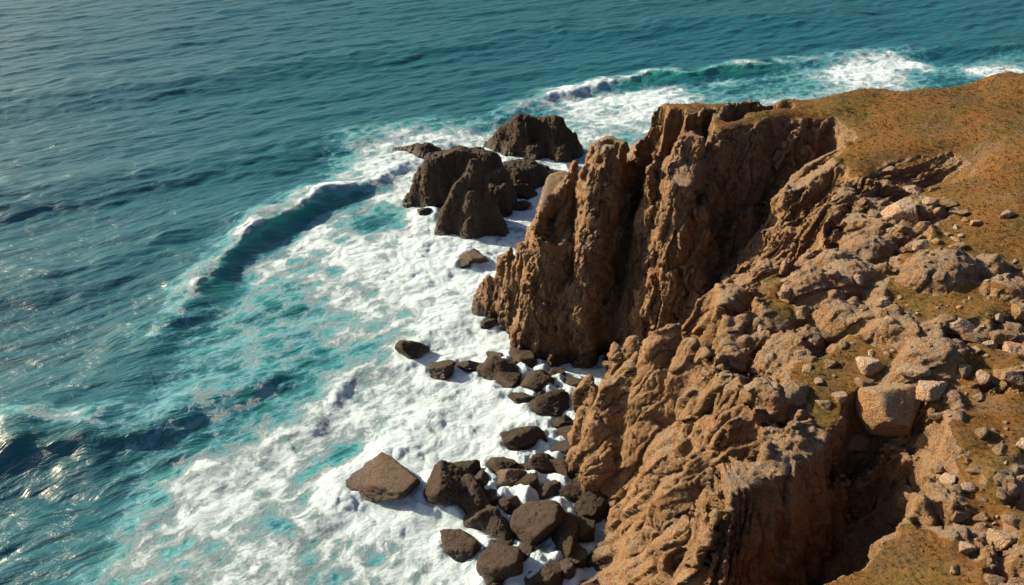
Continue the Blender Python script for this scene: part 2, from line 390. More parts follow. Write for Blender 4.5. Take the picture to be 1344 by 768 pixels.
dsp += facets(tl/np.array([.55, .55, .9], np.float32)+.3*wq, 82, .045, .09, .03, .12)
dome3 = worley(V/.55, 91)
dsp += (1-st)*.10*np.clip(1-(dome3[0]/.6)**2, 0, 1)*(dome3[2] > .45)
V = V+N*(dsp*rk + .03*(1-rk)*fbm(V/.5, 2, 95))[:, None]
me = make_mesh('headland', V, Q)
turf = (1-rk)*sstep(-.9, .3, -samp(dist.astype(np.float32), V[:, 0], V[:, 1]))
attr(me, 'turf', turf); attr(me, 'steep', np.clip(st+stp, 0, 1))

# ------------------------------------------------------------------ materials
def mat(name):
    m = bpy.data.materials.new(name); m.use_nodes = True
    nt = m.node_tree; b = nt.nodes['Principled BSDF']
    return m, nt, b
class NT:
    def __init__(s, nt): s.nt = nt
    def n(s, t, **k):
        x = s.nt.nodes.new(t)
        for a, v in k.items(): setattr(x, a, v)
        return x
    def l(s, a, b): s.nt.links.new(a, b)
    def noise(s, vec, scale, detail=5, rough=.6, dist=0):
        x = s.n('ShaderNodeTexNoise'); x.inputs['Scale'].default_value = scale; x.inputs['Detail'].default_value = detail
        x.inputs['Roughness'].default_value = rough; x.inputs['Distortion'].default_value = dist
        s.l(vec, x.inputs['Vector']); return x.outputs['Fac']
    def vor(s, vec, scale, feature='F1', out='Distance'):
        x = s.n('ShaderNodeTexVoronoi', feature=feature); x.inputs['Scale'].default_value = scale
        s.l(vec, x.inputs['Vector']); return x.outputs[out]
    def math(s, op, a, b=None, c=None, clamp=False):
        x = s.n('ShaderNodeMath', operation=op, use_clamp=clamp)
        for i, v in enumerate((a, b, c)):
            if v is None: continue
            if isinstance(v, (int, float)): x.inputs[i].default_value = v
            else: s.l(v, x.inputs[i])
        return x.outputs[0]
    def ss(s, v, a, b, lo=0., hi=1.):
        x = s.n('ShaderNodeMapRange', interpolation_type='SMOOTHSTEP'); s.l(v, x.inputs[0])
        for i, q in zip((1, 2, 3, 4), (a, b, lo, hi)): x.inputs[i].default_value = q
        return x.outputs[0]
    def mix(s, f, a, b):
        x = s.n('ShaderNodeMix', data_type='RGBA')
        if isinstance(f, (int, float)): x.inputs[0].default_value = f
        else: s.l(f, x.inputs[0])
        for i, v in ((6, a), (7, b)):
            if isinstance(v, tuple): x.inputs[i].default_value = (*v, 1)
            else: s.l(v, x.inputs[i])
        return x.outputs[2]
    def attr(s, name): return s.n('ShaderNodeAttribute', attribute_name=name).outputs['Fac']
    def bump(s, h, strength, dist, nrm=None):
        x = s.n('ShaderNodeBump'); x.inputs['Strength'].default_value = strength; x.inputs['Distance'].default_value = dist
        s.l(h, x.inputs['Height'])
        if nrm is not None: s.l(nrm, x.inputs['Normal'])
        return x.outputs[0]
    def mapping(s, vec, scale=(1, 1, 1), rot=(0, 0, 0)):
        x = s.n('ShaderNodeMapping'); x.inputs['Scale'].default_value = scale; x.inputs['Rotation'].default_value = rot
        s.l(vec, x.inputs['Vector']); return x.outputs[0]

def rock_nodes(t, pos, dark=1.0):
    "brown granite with ochre stains, grey lichen on what faces up"
    c = lambda *v: tuple(x*dark for x in v)
    big = t.noise(pos, .16, 4, .55); mid = t.noise(pos, .9, 5, .65); fine = t.noise(pos, 6, 7, .82)
    col = t.mix(t.ss(big, .38, .62), c(.185, .100, .046), c(.270, .150, .066))
    col = t.mix(t.ss(mid, .42, .68), col, c(.29, .18, .09))
    col = t.mix(t.ss(mid, .5, .3, 0, .6), col, c(.085, .052, .032))
    rust = t.ss(t.noise(pos, .35, 5, .6, .4), .56, .68, 0, .75)
    col = t.mix(rust, col, c(.27, .10, .025))
    geo = t.n('ShaderNodeNewGeometry'); sep = t.n('ShaderNodeSeparateXYZ'); t.l(geo.outputs['Normal'], sep.inputs[0])
    up = t.ss(sep.outputs['Z'], .35, .85)
    lich = t.math('MULTIPLY', up, t.ss(t.noise(pos, 1.3, 6, .7), .38, .54, 0, .95))
    col = t.mix(lich, col, c(.20, .18, .15))
    speck = t.ss(fine, .46, .62)
    col = t.mix(t.math('MULTIPLY', speck, .45), col, c(.36, .235, .13))
    col = t.mix(t.ss(fine, .47, .34, 0, .8), col, c(.045, .032, .024))
    grit = t.noise(pos, 13, 4, .85)
    col = t.mix(t.ss(grit, .50, .60, 0, .55), col, c(.40, .27, .155))
    col = t.mix(t.ss(grit, .47, .38, 0, .7), col, c(.05, .036, .026))
    cv = t.noise(t.mapping(pos, (1, 1, .22)), 1.6, 6, .6, .6)
    ln = t.math('ABSOLUTE', t.math('SUBTRACT', cv, .5))
    col = t.mix(t.math('MULTIPLY', t.ss(ln, .012, .0), t.ss(sep.outputs['Z'], .6, .3, 0, .75)), col, c(.045, .03, .022))
    return col
def rock_height(t, pos):
    h = t.noise(pos, 2.2, 9, .78)
    v = t.vor(t.mapping(pos, (1, 1, .6)), 3.4, 'DISTANCE_TO_EDGE')
    f = t.vor(pos, 7.5, 'F1')
    return t.math('MULTIPLY_ADD', t.ss(v, 0, .06), .10, t.math('MULTIPLY_ADD', f, -.18, h))
def rock_bump(t, pos):
    return t.bump(rock_height(t, pos), 1.0, .42)

def coord(t): return t.n('ShaderNodeNewGeometry').outputs['Position']
land_mat, nt, b = mat('headland_rock_and_turf'); t = NT(nt); pos = coord(t)
rock = rock_nodes(t, pos)
g1, g2, g3 = t.noise(pos, .22, 4, .6), t.noise(pos, 1.4, 6, .7), t.noise(pos, 5, 7, .8)
turfc = t.mix(t.ss(g1, .36, .62), (.125, .050, .008), (.046, .046, .010))
turfc = t.mix(t.ss(g2, .45, .66, 0, .85), turfc, (.165, .072, .012))
turfc = t.mix(t.ss(t.noise(pos, .30, 6, .7), .52, .62, 0, .85), turfc, (.055, .036, .020))
turfc = t.mix(t.ss(t.noise(t.mapping(pos, (.7, 1.6, 1)), .16, 6, .72, .4), .56, .64, 0, .7), turfc, (.12, .085, .06))
turfc = t.mix(t.ss(g3, .4, .62, 0, .45), turfc, (.20, .11, .025))
turfc = t.mix(t.ss(g3, .49, .38, 0, .85), turfc, (.035, .026, .010))
tf = t.math('ADD', t.attr('turf'), t.math('MULTIPLY_ADD', g2, .9, -.45))
tf = t.ss(tf, .4, .66)
wet = t.n('ShaderNodeSeparateXYZ'); t.l(pos, wet.inputs[0])
wl = t.math('ADD', wet.outputs['Z'], t.math('MULTIPLY', t.noise(pos, .8, 3), -1.6))
wetf = t.ss(wl, .2, 1.8, 1, 0)
rockw = t.mix(t.math('MULTIPLY', wetf, .8), rock, (.03, .024, .018))
t.l(t.mix(tf, rockw, turfc), b.inputs['Base Color'])
t.l(t.ss(wetf, 0, 1, .9, .45), b.inputs['Roughness'])
b.inputs['Specular IOR Level'].default_value = .3
turfh = t.math('MULTIPLY_ADD', t.noise(pos, 4.5, 8, .8), .45, t.math('MULTIPLY', t.noise(pos, 1.2, 3), .3))
hm = t.n('ShaderNodeMix', data_type='FLOAT'); t.l(tf, hm.inputs[0]); t.l(rock_height(t, pos), hm.inputs[2]); t.l(turfh, hm.inputs[3])
t.l(t.bump(hm.outputs[0], 1.0, .42), b.inputs['Normal'])
head = link('headland', me, land_mat); tag(head, kind='structure')

# dry grass: small tufts of blades rooted in the turf, thicker in patches
rg = np.random.RandomState(5)
Vd, Nd = V, vnormals(V, Q)
ok = np.where((turf > .8) & (Nd[:, 2] > .8) & (V[:, 2] > 18))[0]
pn = fbm(V[ok]/2.4, 3, 401)+.5*fbm(V[ok]/.7, 2, 402)
ok = ok[(pn > rg.uniform(-.9, .9, len(ok)))]
pick = rg.choice(ok, min(14000, len(ok)), replace=False)
NB = 6; base_ = np.repeat(V[pick], NB, 0); n_ = len(base_)
hh_ = np.repeat(rg.uniform(.06, .20, len(pick))*(1+.6*(rg.rand(len(pick)) > .93)), NB)*rg.uniform(.6, 1.1, n_)
an = rg.uniform(0, 6.283, n_); sp = rg.uniform(.02, .12, n_)
dv = np.c_[np.cos(an), np.sin(an), np.zeros(n_)]; pv = np.c_[-np.sin(an), np.cos(an), np.zeros(n_)]
b0 = base_+dv*sp[:, None]*.5; wdt = (.014+.02*rg.rand(n_))[:, None]
TV = np.stack([b0-pv*wdt-[0, 0, .02], b0+pv*wdt-[0, 0, .02], b0+dv*(sp*1.3)[:, None]+np.c_[np.zeros(n_), np.zeros(n_), hh_]], 1).reshape(-1, 3)
gm = make_mesh('dry_grass', TV, np.arange(len(TV)).reshape(-1, 3), False)
attr(gm, 'tone', np.repeat(np.repeat(rg.rand(len(pick)), NB), 3))
gmat, nt, b = mat('dry_grass_blades'); t = NT(nt); gpos = coord(t)
gc = t.mix(t.attr('tone'), (.055, .052, .012), (.20, .100, .022))
gc = t.mix(t.ss(t.noise(gpos, .3, 3), .45, .6, 0, .6), gc, (.12, .050, .012))
t.l(gc, b.inputs['Base Color']); b.inputs['Roughness'].default_value = .8; b.inputs['Specular IOR Level'].default_value = .2
tag(link('dry_grass', gm, gmat), 'short dry golden and olive grass tufts on the headland top', 'grass', kind='stuff')

def rock_material(name, dark):
    m, nt, b = mat(name); t = NT(nt)
    pos = coord(t)
    col = rock_nodes(t, pos, dark)
    z = t.n('ShaderNodeSeparateXYZ'); t.l(pos, z.inputs[0])
    wl = t.math('ADD', z.outputs['Z'], t.math('MULTIPLY', t.noise(pos, 1.1, 3), -1.2))
    wetf = t.ss(wl, -.2, 1.3, 1, 0)
    oi = t.n('ShaderNodeObjectInfo'); tone = t.n('ShaderNodeHueSaturation'); t.l(col, tone.inputs['Color'])
    t.l(t.math('MULTIPLY_ADD', oi.outputs['Random'], .7, .65), tone.inputs['Value']); t.l(t.math('MULTIPLY_ADD', oi.outputs['Random'], -.3, 1.1), tone.inputs['Saturation'])
    t.l(t.mix(t.math('MULTIPLY', wetf, .75), tone.outputs[0], (.03, .024, .02)), b.inputs['Base Color'])
    t.l(t.ss(wetf, 0, 1, .85, .3), b.inputs['Roughness'])
    b.inputs['Specular IOR Level'].default_value = .35
    t.l(rock_bump(t, pos), b.inputs['Normal'])
    return m
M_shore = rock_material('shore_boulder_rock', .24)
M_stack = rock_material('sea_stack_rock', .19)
M_pale_lit = rock_material('pale_and_sunlit_shore_rock', .6)  # lighter copy: pale rock, and sunlight painted into the colour of lit slabs
M_tpale = rock_material('pale_clifftop_rock', 1.35)
M_top = rock_material('clifftop_boulder_rock', 1.15)

# ------------------------------------------------------------------ sea
def homog(x, y):
    "plan position on the sea -> map coordinates of the foam chart"
    dep = y*CP+H*SP; return 672+F*x/dep, 384+F*(H*CP-y*SP)/dep
foam_u = np.arange(0, 1345, 96); foam_v = np.arange(0, 769, 48)
FT = """0 0 0 0 0 0 0 0 0 0 0 0 0 0 0
0 0 0 0 0 0 0 0 0 0 0 0 0 0 0
0 0 0 0 0 0 0 0 0 0 .02 .25 .75 .1 .5
0 0 0 0 0 0 .03 .12 .72 .62 .5 .55 .6 .3 .3
0 0 0 0 0 .42 .8 .8 .7 .5 .5 .5 .5 .5 .5
0 0 0 0 .08 .55 .88 .8 .7 .5 .5 .5 .5 .5 .5
0 0 0 .03 .25 .45 .8 .9 .7 .5 .5 .5 .5 .5 .5
0 0 0 .1 .42 .68 .9 .9 .8 .5 .5 .5 .5 .5 .5
0 0 .05 .2 .42 .8 .95 .95 .8 .5 .5 .5 .5 .5 .5
0 0 .08 .32 .44 .7 .95 1 .9 .5 .5 .5 .5 .5 .5
0 .05 .12 .38 .4 .62 .95 1 .9 .5 .5 .5 .5 .5 .5
.1 .08 .2 .36 .48 .9 .92 .95 .9 .5 .5 .5 .5 .5 .5
.25 .25 .25 .42 .74 .92 .95 .95 .9 .5 .5 .5 .5 .5 .5
0 0 .35 .72 .92 .84 .9 .9 .9 .5 .5 .5 .5 .5 .5
0 0 .5 .82 .84 .8 .88 .9 .9 .5 .5 .5 .5 .5 .5
.02 .12 .66 .8 .76 .76 .84 .9 .9 .5 .5 .5 .5 .5 .5
.1 .3 .74 .76 .7 .72 .8 .9 .9 .5 .5 .5 .5 .5 .5"""
FT = np.array([[float(x) for x in l.split()] for l in FT.split('\n')])
# breaking waves: crest line (u, v, height), back width, front width
waves = [
    ([(150,520,0),(200,455,.8),(245,400,1.1),(290,345,1.5),(350,300,1.8),(420,262,1.9),(480,243,1.3),(540,205,.5),(640,160,.5),(720,130,1.0),(800,113,1.4),(900,99,1.5),(1000,88,1.1),(1120,76,.8),(1344,60,.7)], 6, 2.7),
    ([(-300,640,2.4),(-150,605,2.5),(0,583,2.7),(120,570,2.5),(200,558,1.9),(280,530,1.3),(340,500,.7),(430,440,0)], 6, 4.6),
    ([(100,760,0),(230,650,.3),(300,612,.4),(400,560,.4),(480,492,.45),(560,445,.4),(640,420,0)], 3, 1.6),
    ([(200,830,0),(380,720,.25),(470,640,.3),(540,560,.25),(620,520,0)], 2.5, 1.5),
    ([(-200,310,1.3),(0,268,1.5),(200,240,1.4),(450,190,1.2),(700,118,0)], 9, 6),
    ([(-200,180,1.2),(0,140,1.3),(300,95,1.2),(700,45,1.0),(1100,20,1)], 10, 8),
    ([(-200,430,1.3),(0,385,1.4),(140,350,1.3),(300,280,.8),(420,215,0)], 7, 5),
]
shore_pos = []
def sea_fields(x, y):
    n = len(x); z = np.zeros(n, np.float32); fo = np.zeros(n, np.float32); aer_glow = np.zeros(n, np.float32)
    pl = np.c_[x, y, np.zeros(n)].astype(np.float32)
    wob = fbm(pl/9, 3, 201); wx_, wy_ = 1.5*wob, 1.5*fbm(pl/9, 3, 202)
    dist0 = np.hypot(x, y)
    for wi, (pts, wb, wf) in enumerate(waves):
        W = [P(u, v, 0)[:2]+(a,) for u, v, a in pts]
        best = np.full(n, 1e9); A = np.zeros(n); sg = np.zeros(n)
        for (ax, ay, a0), (bx, by, a1) in zip(W[:-1], W[1:]):
            dx, dy = bx-ax, by-ay; L = dx*dx+dy*dy
            t = np.clip(((x+wx_-ax)*dx+(y+wy_-ay)*dy)/L, 0, 1)
            ex, ey = x+wx_-ax-t*dx, y+wy_-ay-t*dy; d = np.hypot(ex, ey)
            m = d < best; best = np.where(m, d, best); A = np.where(m, a0+(a1-a0)*t, A)
            sg = np.where(m, np.sign(ex*dy-ey*dx), sg)       # + on the shoreward / camera side
        s = best*sg
        A = A*(1+.30*wob)
        front = np.clip(s, 0, None)
        prof = np.where(s < 0, np.exp(-(s/wb)**2), np.exp(-(s/wf)**2)-.16*np.exp(-((s-2.2*wf)/(1.3*wf))**2)*sstep(0, wf, s))
        z += (A*prof).astype(np.float32)
        if wi == 0:
            aer_glow = np.maximum(aer_glow, 1.12*sstep(.7, 1.5, A)*np.exp(-((s-.8)/2.4)**2))  # breaking face: translucent glow painted in, sharing the mask of the aerated water
            fo += sstep(.6, 1.4, A)*(.42*np.exp(-((s+1.3)/2.4)**2)*(1+.8*wob)+.30*np.exp(-((s-.4)/.7)**2))
            fo -= .30*sstep(.8, 1.6, A)*(1-.9*wob)*np.exp(-((s-2.9)/1.7)**2)
            fo += .40*sstep(.8, 1.6, A)*np.exp(-((s-7.0)/2.6)**2)
        if wi == 1:
            aer_glow = np.maximum(aer_glow, .25*np.exp(-((s-1)/3.)**2))
            fo += .30*np.exp(-((s+1)/2.)**2)*sstep(1, 2.5, A); fo -= .5*np.exp(-((s-5)/4.5)**2)*sstep(1.8, 3, A)
        if wi in (2, 3):
            fo += .25*np.exp(-((s-.2)/1.5)**2)*sstep(.2, .8, A); fo -= .18*np.exp(-((s+4.5)/2.5)**2)
    u, v = homog(x, y)
    uc, vc = np.clip(u/96, 0, 13.999), np.clip(v/48, 0, 15.999); i, j = uc.astype(int), vc.astype(int); a, b_ = uc-i, vc-j
    a, b_ = a*a*(3-2*a), b_*b_*(3-2*b_)
    base = FT[j, i]*(1-a)*(1-b_)+FT[j, i+1]*a*(1-b_)+FT[j+1, i]*(1-a)*b_+FT[j+1, i+1]*a*b_
    base *= sstep(2.2, 1.0, 0*u+np.clip(-v/400, 0, 3)+1)
    for (uu, vv, ru, rv, am, ang) in ((1120,95,60,14,.45,0),(1195,84,36,5,.75,.2),(1300,96,46,9,.75,.1),(1250,30,10,4,0,0),(850,135,70,22,.35,.1),(700,140,60,8,.25,-.3),(500,215,46,28,.3,-.6),(470,270,25,14,-.4,-.6),
            (455,335,40,22,.4,.3),(215,625,55,20,.25,-.3),(420,612,50,12,-.25,-.3),(455,590,30,12,-.3,-.5),(300,660,60,14,.2,-.4),(560,330,60,60,.2,0),(370,690,20,9,-.4,.2),(310,560,40,9,.15,.2),(330,640,30,8,-.2,0),(440,425,50,20,-.12,-.5),(500,288,40,18,-.35,-.3)):
        c, s_ = math.cos(ang), math.sin(ang); du, dv = (u-uu), (v-vv); p_, q_ = du*c+dv*s_, -du*s_+dv*c
        base = base+am*np.exp(-(p_/ru)**2-(q_/rv)**2)
    fo = fo*sstep(0, .25, base+.18)+base
    fo += sstep(.15, .5, fo)*.22*fbm(np.c_[(x*.6+y*.8)/3.2, (x*.8-y*.6)/8, x*0].astype(np.float32)+.3*wob[:, None], 4, 221)
    fo = np.clip(fo, 0, 1.15).astype(np.float32)
    # wind sea: many small directional waves, weaker in the foam
    rng = np.random.RandomState(3); calm = 1-.55*sstep(.3, .8, fo)
    for k in range(90):
        lam = 1.1*(24/1.1)**(k/89); th = R(25)+rng.normal()*R(9 if lam > 6 else 15); kk = 2*math.pi/lam
        dirx, diry = math.sin(th), -math.cos(th)
        amp = .0050*lam*rng.uniform(.5, 1.2)*min(1, (5/lam)**.75)
        fade = np.clip(1.4-dist0/(lam*170), 0, 1)
        ph = kk*(dirx*(x+.8*wx_)+diry*(y+.8*wy_))+rng.uniform(0, 6.28)
        z += (amp*calm*fade*(np.sin(ph)+.25*np.cos(2*ph))).astype(np.float32)
    near = dist0 < 260
    lump = np.zeros(n, np.float32)
    nb = fbm(pl[near]/2.6, 5, 211, gain=.55); bil = 1-np.abs(perlin(pl[near]/1.3+wob[near, None], 215))*2
    lump[near] = .9*np.abs(fbm(pl[near]*np.array([1, .75, 1])/5.0+.2*wob[near, None], 3, 213))+.26*np.abs(nb)+.12*bil+.05*np.abs(fbm(pl[near]/.7, 3, 217))
    thick = sstep(.45, 1.0, fo)
    z += lump*thick*.5
    for (bx, by, br) in shore_pos:
        dd = np.hypot(x-bx, y-by)
        fo += (.35*np.exp(-((dd-br)/(.5*br+.3))**2)).astype(np.float32)
        z += (.25*np.exp(-((dd-br*1.15)/(.35*br+.2))**2)*thick*(1+lump)).astype(np.float32)
    aer_glow = np.maximum(aer_glow, .85*sstep(.12, .6, fo+.12*wob))
    return z, np.clip(fo, 0, 1.2), aer_glow

# ------------------------------------------------------------------ boulders
def ico(sub):
    bpy_me = bpy.data.meshes.new('tmp'); import bmesh
    bm = bmesh.new(); bmesh.ops.create_icosphere(bm, subdivisions=sub, radius=1); bm.to_mesh(bpy_me); bm.free()
    V = np.array([v.co[:] for v in bpy_me.vertices]); T = np.array([p.vertices[:] for p in bpy_me.polygons]); bpy.data.meshes.remove(bpy_me)
    return V, T
ICO = {k: ico(k) for k in (4, 5, 6)}
def boulder_mesh(seed, sub=5, dims=(1, 1, 1), facets=11, soft=.10, rough=.035):
    rng = np.random.RandomState(seed); V, T = ICO[sub]
    n = rng.normal(size=(facets, 3)); n /= np.linalg.norm(n, axis=1, keepdims=True)
    n = np.vstack([n, [[0, 0, 1]], [[0, 0, -1]]]); n[-2] += rng.normal(size=3)*.25; n[-2] /= np.linalg.norm(n[-2])
    dd = rng.uniform(.58, .86, len(n)); dd[-1] = .9
    dt = V@n.T; rr = np.where(dt > .05, dd/np.maximum(dt, .05), 9); k = 1/soft
    r = -np.log(np.exp(-k*rr).sum(1)+math.exp(-k*1.22))/k
    p = V*r[:, None]
    q = p+seed*3.7
    r2 = rough*(fbm(q*1.7, 5, seed, gain=.6)*1.5)+rough*.9*(fbm(q*5, 3, seed+7, ridge=True)-.4)
    w1, w2, wi = worley(q*2.2, seed+3); r2 += rough*1.4*(wi-.5)-rough*1.6*(1-sstep(0, .12, w2-w1))
    p = p*(1+r2[:, None]); p = p*np.array(dims)*1.14
    return make_mesh('boulder', p, T)
def place_rock(name, me, m, loc, rz, label, cat, group=None, s=(1, 1, 1), tilt=(0, 0)):
    o = link(name, me, None); 
    if not me.materials: me.materials.append(m)
    o.location = loc; o.rotation_euler = (tilt[0], tilt[1], rz); o.scale = s
    return tag(o, label, cat, group)

# sea stacks: volumes built from crest lines
def stack(name, label, ridges_, box, res=.2, m=None, seed=0, group=None):
    bx0, bx1, by0, by1, bz1 = box; bz0 = -1.5
    X = np.arange(bx0, bx1, res); Y = np.arange(by0, by1, res); Z = np.arange(bz0, bz1, res)
    A, B = np.meshgrid(X, Y, indexing='ij'); fp = np.c_[A.ravel(), B.ravel(), np.zeros(A.size)]
    a_, b_ = fbm(fp/4, 3, seed).reshape(A.shape), fbm(fp/4, 3, seed+1).reshape(A.shape)
    h = np.full(A.shape, -9.)
    for pts, w, s, r_ in ridges_: h = smax(h, seg_ridge(A+.5*a_, B+.5*b_, pts, w, s, r_), .4)
    gx_, gy_ = np.gradient(h, res); G = np.sqrt(1+gx_**2+gy_**2)
    D = (h[:, :, None]-Z)/G[:, :, None]
    pp = np.stack(np.meshgrid(X, Y, Z, indexing='ij'), -1).reshape(-1, 3).astype(np.float32)
    band = np.abs(D.ravel()) < 1.5; tl = pp[band]@np.array([[1, 0, 0], [0, 1, 0], [.3, .1, 1]], np.float32)
    w1, w2, wi = worley(tl/np.array([2.2, 2.2, 4.2])+seed, seed)
    Df = D.ravel().copy(); Df[band] += .28*(wi-.5)-.18*(1-sstep(0, .12, w2-w1))+.13*fbm(tl/np.array([1.4, 1.4, 3.5]), 4, seed+4, ridge=True)-.1
    D = Df.reshape(D.shape); D[0] = D[-1] = -1; D[:, 0] = D[:, -1] = -1; D[:, :, 0] = D[:, :, -1] = -1
    V, Q = surface_nets(D, (bx0, by0, bz0), res); V, Q = subdivide(V, Q); N = vnormals(V, Q)
    a1, a2, ai = worley(V/.8, seed+9); V = V+N*(.09*(ai-.5)+.05*fbm(V/.8, 4, seed+5, ridge=True)-.07*(1-sstep(0, .2, a2-a1)))[:, None]
    c = np.array([V[:, 0].mean(), V[:, 1].mean(), 0]); me = make_mesh(name, V-c, Q)
    o = link(name, me, m or M_stack); o.location = c; return tag(o, label, 'rock', group)
def stk(name, label, rd, pad=4, top=18, **k):
    P_ = [(px(*r[0]),)+r[1:] for r in rd]; xs = [q[0] for r in P_ for q in r[0]]; ys = [q[1] for r in P_ for q in r[0]]
    stack(name, label, P_, (min(xs)-pad, max(xs)+pad, min(ys)-pad, max(ys)+pad, top), **k)
stk('sea_stack', 'broad dark blunt-topped rock stack behind the pointed pyramid rock in the surf', [
    ([(568,204,7.7),(600,195,8.6),(640,199,8.5),(655,220,6.3)], .9, 3.4, .4), ([(568,204,7.7),(552,218,5.9),(542,252,1.9)], .5, 3.4, .4),
    ([(600,195,8.6),(583,235,4.1),(566,262,.8)], .9, 3.2, .5), ([(645,203,8.0),(654,240,4.6),(660,268,1.4)], 1.0, 3.6, .5), ([(615,198,8.4),(610,230,4.8),(600,262,1)], 1.6, 3.2, .5)], seed=301)
stk('sea_stack', 'pointed pyramid-shaped dark rock in front of the broad stack in the surf', [
    ([(619,212,10.7),(601,240,7.6),(584,272,4.2),(573,306,.4)], .1, 2.9, .15), ([(619,212,10.7),(633,240,7.6),(648,268,4.4),(660,292,2.0)], .2, 3.2, .2),
    ([(619,212,10.7),(618,250,6.8),(613,290,2.7),(611,308,.8)], .4, 2.6, .2), ([(640,262,4.8),(642,290,1.8)], 1.2, 3, .4)], seed=311)
stk('sea_stack', 'farthest large dark rock stack with a flat top in white water', [
    ([(683,151,6.7),(705,155,5.9),(729,154,6.5)], .5, 2.8, .4), ([(683,151,6.7),(660,166,4.3),(638,187,.6)], .4, 2.8, .4),
    ([(729,154,6.5),(750,174,4.1),(758,190,1.6)], .6, 3, .4), ([(705,158,5.6),(703,185,2.4),(700,200,.4)], 1.8, 2.8, .6), ([(729,156,6.2),(736,188,2.7),(736,206,.4)], 1.1, 2.8, .5), ([(683,153,6.4),(672,185,2.2),(668,200,.2)], 1.2, 2.8, .5)], seed=321)
stk('sea_rock', 'low dark craggy rock wedged between the three tall stacks', [
    ([(668,215,3.5),(690,213,3.6),(705,220,2.5)], 1.2, 1.8, 1), ([(680,215,3.5),(685,230,1.2)], 1.4, 1.8, .8)], seed=331, top=6)
stk('sea_rock', 'low dark rock awash in foam left of the stacks', [
    ([(522,194,.5),(545,191,1.2),(558,189,1.9),(570,195,.9)], .6, 1.3, .8)], seed=341, top=4)

shore = [  # u, v, width px, height px, lit/colour factor, label
 (541,458,34,30,'dark round boulder half drowned in foam, farthest left of the upper beach'),
 (580,483,36,26,'lone brown boulder in foam right of the half drowned round one'),
 (615,478,28,16,'small flat dark rock in foam between the lone boulder and the beach cluster'),
 (652,464,24,14,None),(657,484,54,40,'wide low slab boulder at the left tip of the upper beach cluster'),(667,498,40,22,None),
 (686,468,40,28,'brown boulder against the foot of the outermost buttress'),(702,462,30,20,None),
 (705,500,44,34,'rounded boulder stacked at the middle of the upper beach cluster'),(726,529,50,28,'long flat-topped boulder in front of the upper beach cluster'),
 (687,521,32,20,None),(766,524,30,26,None),(738,510,30,18,None),(752,500,26,18,None),(738,554,34,24,None),(750,568,30,26,None),(740,588,32,28,None),
 (685,573,46,34,'round dark boulder alone in foam midway down the beach'),(708,610,40,28,'dark oval boulder right of the lower pile of boulders'),
 (748,612,46,34,'brown faceted boulder at the foot of the near cliff'),(721,643,40,30,None),(660,610,42,32,'tilted brown boulder at the top of the lower pile'),
 (668,628,50,34,'sunlit sloping slab boulder in the middle of the lower pile'),(612,615,38,34,'dark angular boulder behind the tall leaning block'),
 (584,636,56,62,'tall leaning block at the left end of the lower pile'),(511,624,98,60,'largest pale brown slab rock standing alone in the foam'),
 (622,652,46,50,'upright dark block in the left half of the lower pile'),(637,674,42,46,'narrow dark wedge below the middle of the lower pile'),(653,690,34,42,None),
 (697,684,70,62,'big round-shouldered boulder at the lower right of the pile'),(668,735,60,50,'brown boulder near the bottom edge, below the big round-shouldered one'),
 (604,707,46,44,'dark boulder standing apart in foam below the pile'),(722,752,50,40,None),(760,644,44,36,None),(778,659,54,50,'large rounded boulder lying against the near cliff foot'),
 (763,694,48,38,None),(744,708,38,50,None),(702,766,44,26,None),(642,641,34,28,None),(692,637,36,34,None),(676,660,34,34,None),(728,690,30,34,None),(756,727,40,34,None),(690,600,20,14,None),
 (596,655,30,28,None),(630,630,28,26,None),(648,655,28,26,None),(682,618,30,24,None),(672,655,26,26,None),(715,665,30,26,None),(660,712,30,26,None),(690,725,26,24,None),(735,675,26,24,None),(770,672,26,30,None),(694,742,30,24,None),(650,757,30,22,None),(741,742,30,28,None),(756,630,26,24,None),(672,478,22,16,None),(712,516,24,18,None),
 (772,610,30,30,None),(715,575,16,10,None),(720,232,42,20,'pale flat slab between the far stacks and the cliff'),(688,250,34,26,None),(684,268,26,18,None),(620,334,36,24,'pale brown rock at the water line beside the outermost buttress'),
 (558,277,24,8,'tiny flat rock below the left stack, nearly covered by foam'),(752,216,14,12,None),(610,346,20,12,None),(640,422,20,14,None),(700,483,24,18,None),(724,489,28,20,None),(775,548,26,26,None),
]
for i, (u, v, w, h, lab) in enumerate(shore):
    wz = .0
    p = P(u, v+h*.18, .5); m = scale_at(p)
    rx = w*m*.54; el = math.atan2(H, p[1]); hz = h*m*.54
    shore_pos.append((p[0], p[1], rx))
sea_z_cache = {}
for i, (u, v, w, h, lab) in enumerate(shore):
    p = P(u, v+h*.18, .5); m = scale_at(p); rx = w*m*.50; rv = h*m*.54
    # the visible height mixes depth and height at this viewing angle
    ry = max(.7*rx, rv*.95); rz = max(.6*rx, rv*1.0)
    if w > 90: rz *= .62; ry *= 1.1
    me = boulder_mesh(400+i, 5, (rx, ry, rz), facets=10+i % 5, soft=.018, rough=.03)
    place_rock('shore_boulder', me, M_pale_lit if lab and 'pale' in lab or lab and 'sunlit' in lab else M_shore, (p[0], p[1], .15+.3*rz), random.uniform(-.35, .35),
        lab or 'dark wet boulder packed among others at the foot of the cliff', 'boulder', 'boulders at the foot of the cliff')

# sea mesh: fans out from below the camera, rows closer together near by
NR, NA = (1150, 1250)
rad = np.concatenate([38*(420/38)**(np.linspace(0, 1, NR-60)), 420*(15000/420)**(np.linspace(0, 1, 61)[1:])])
ang = np.linspace(R(-52), R(48), NA)
RR, AA = np.meshgrid(rad, ang, indexing='ij')
sxx, syy = (RR*np.sin(AA)).ravel(), (RR*np.cos(AA)).ravel()
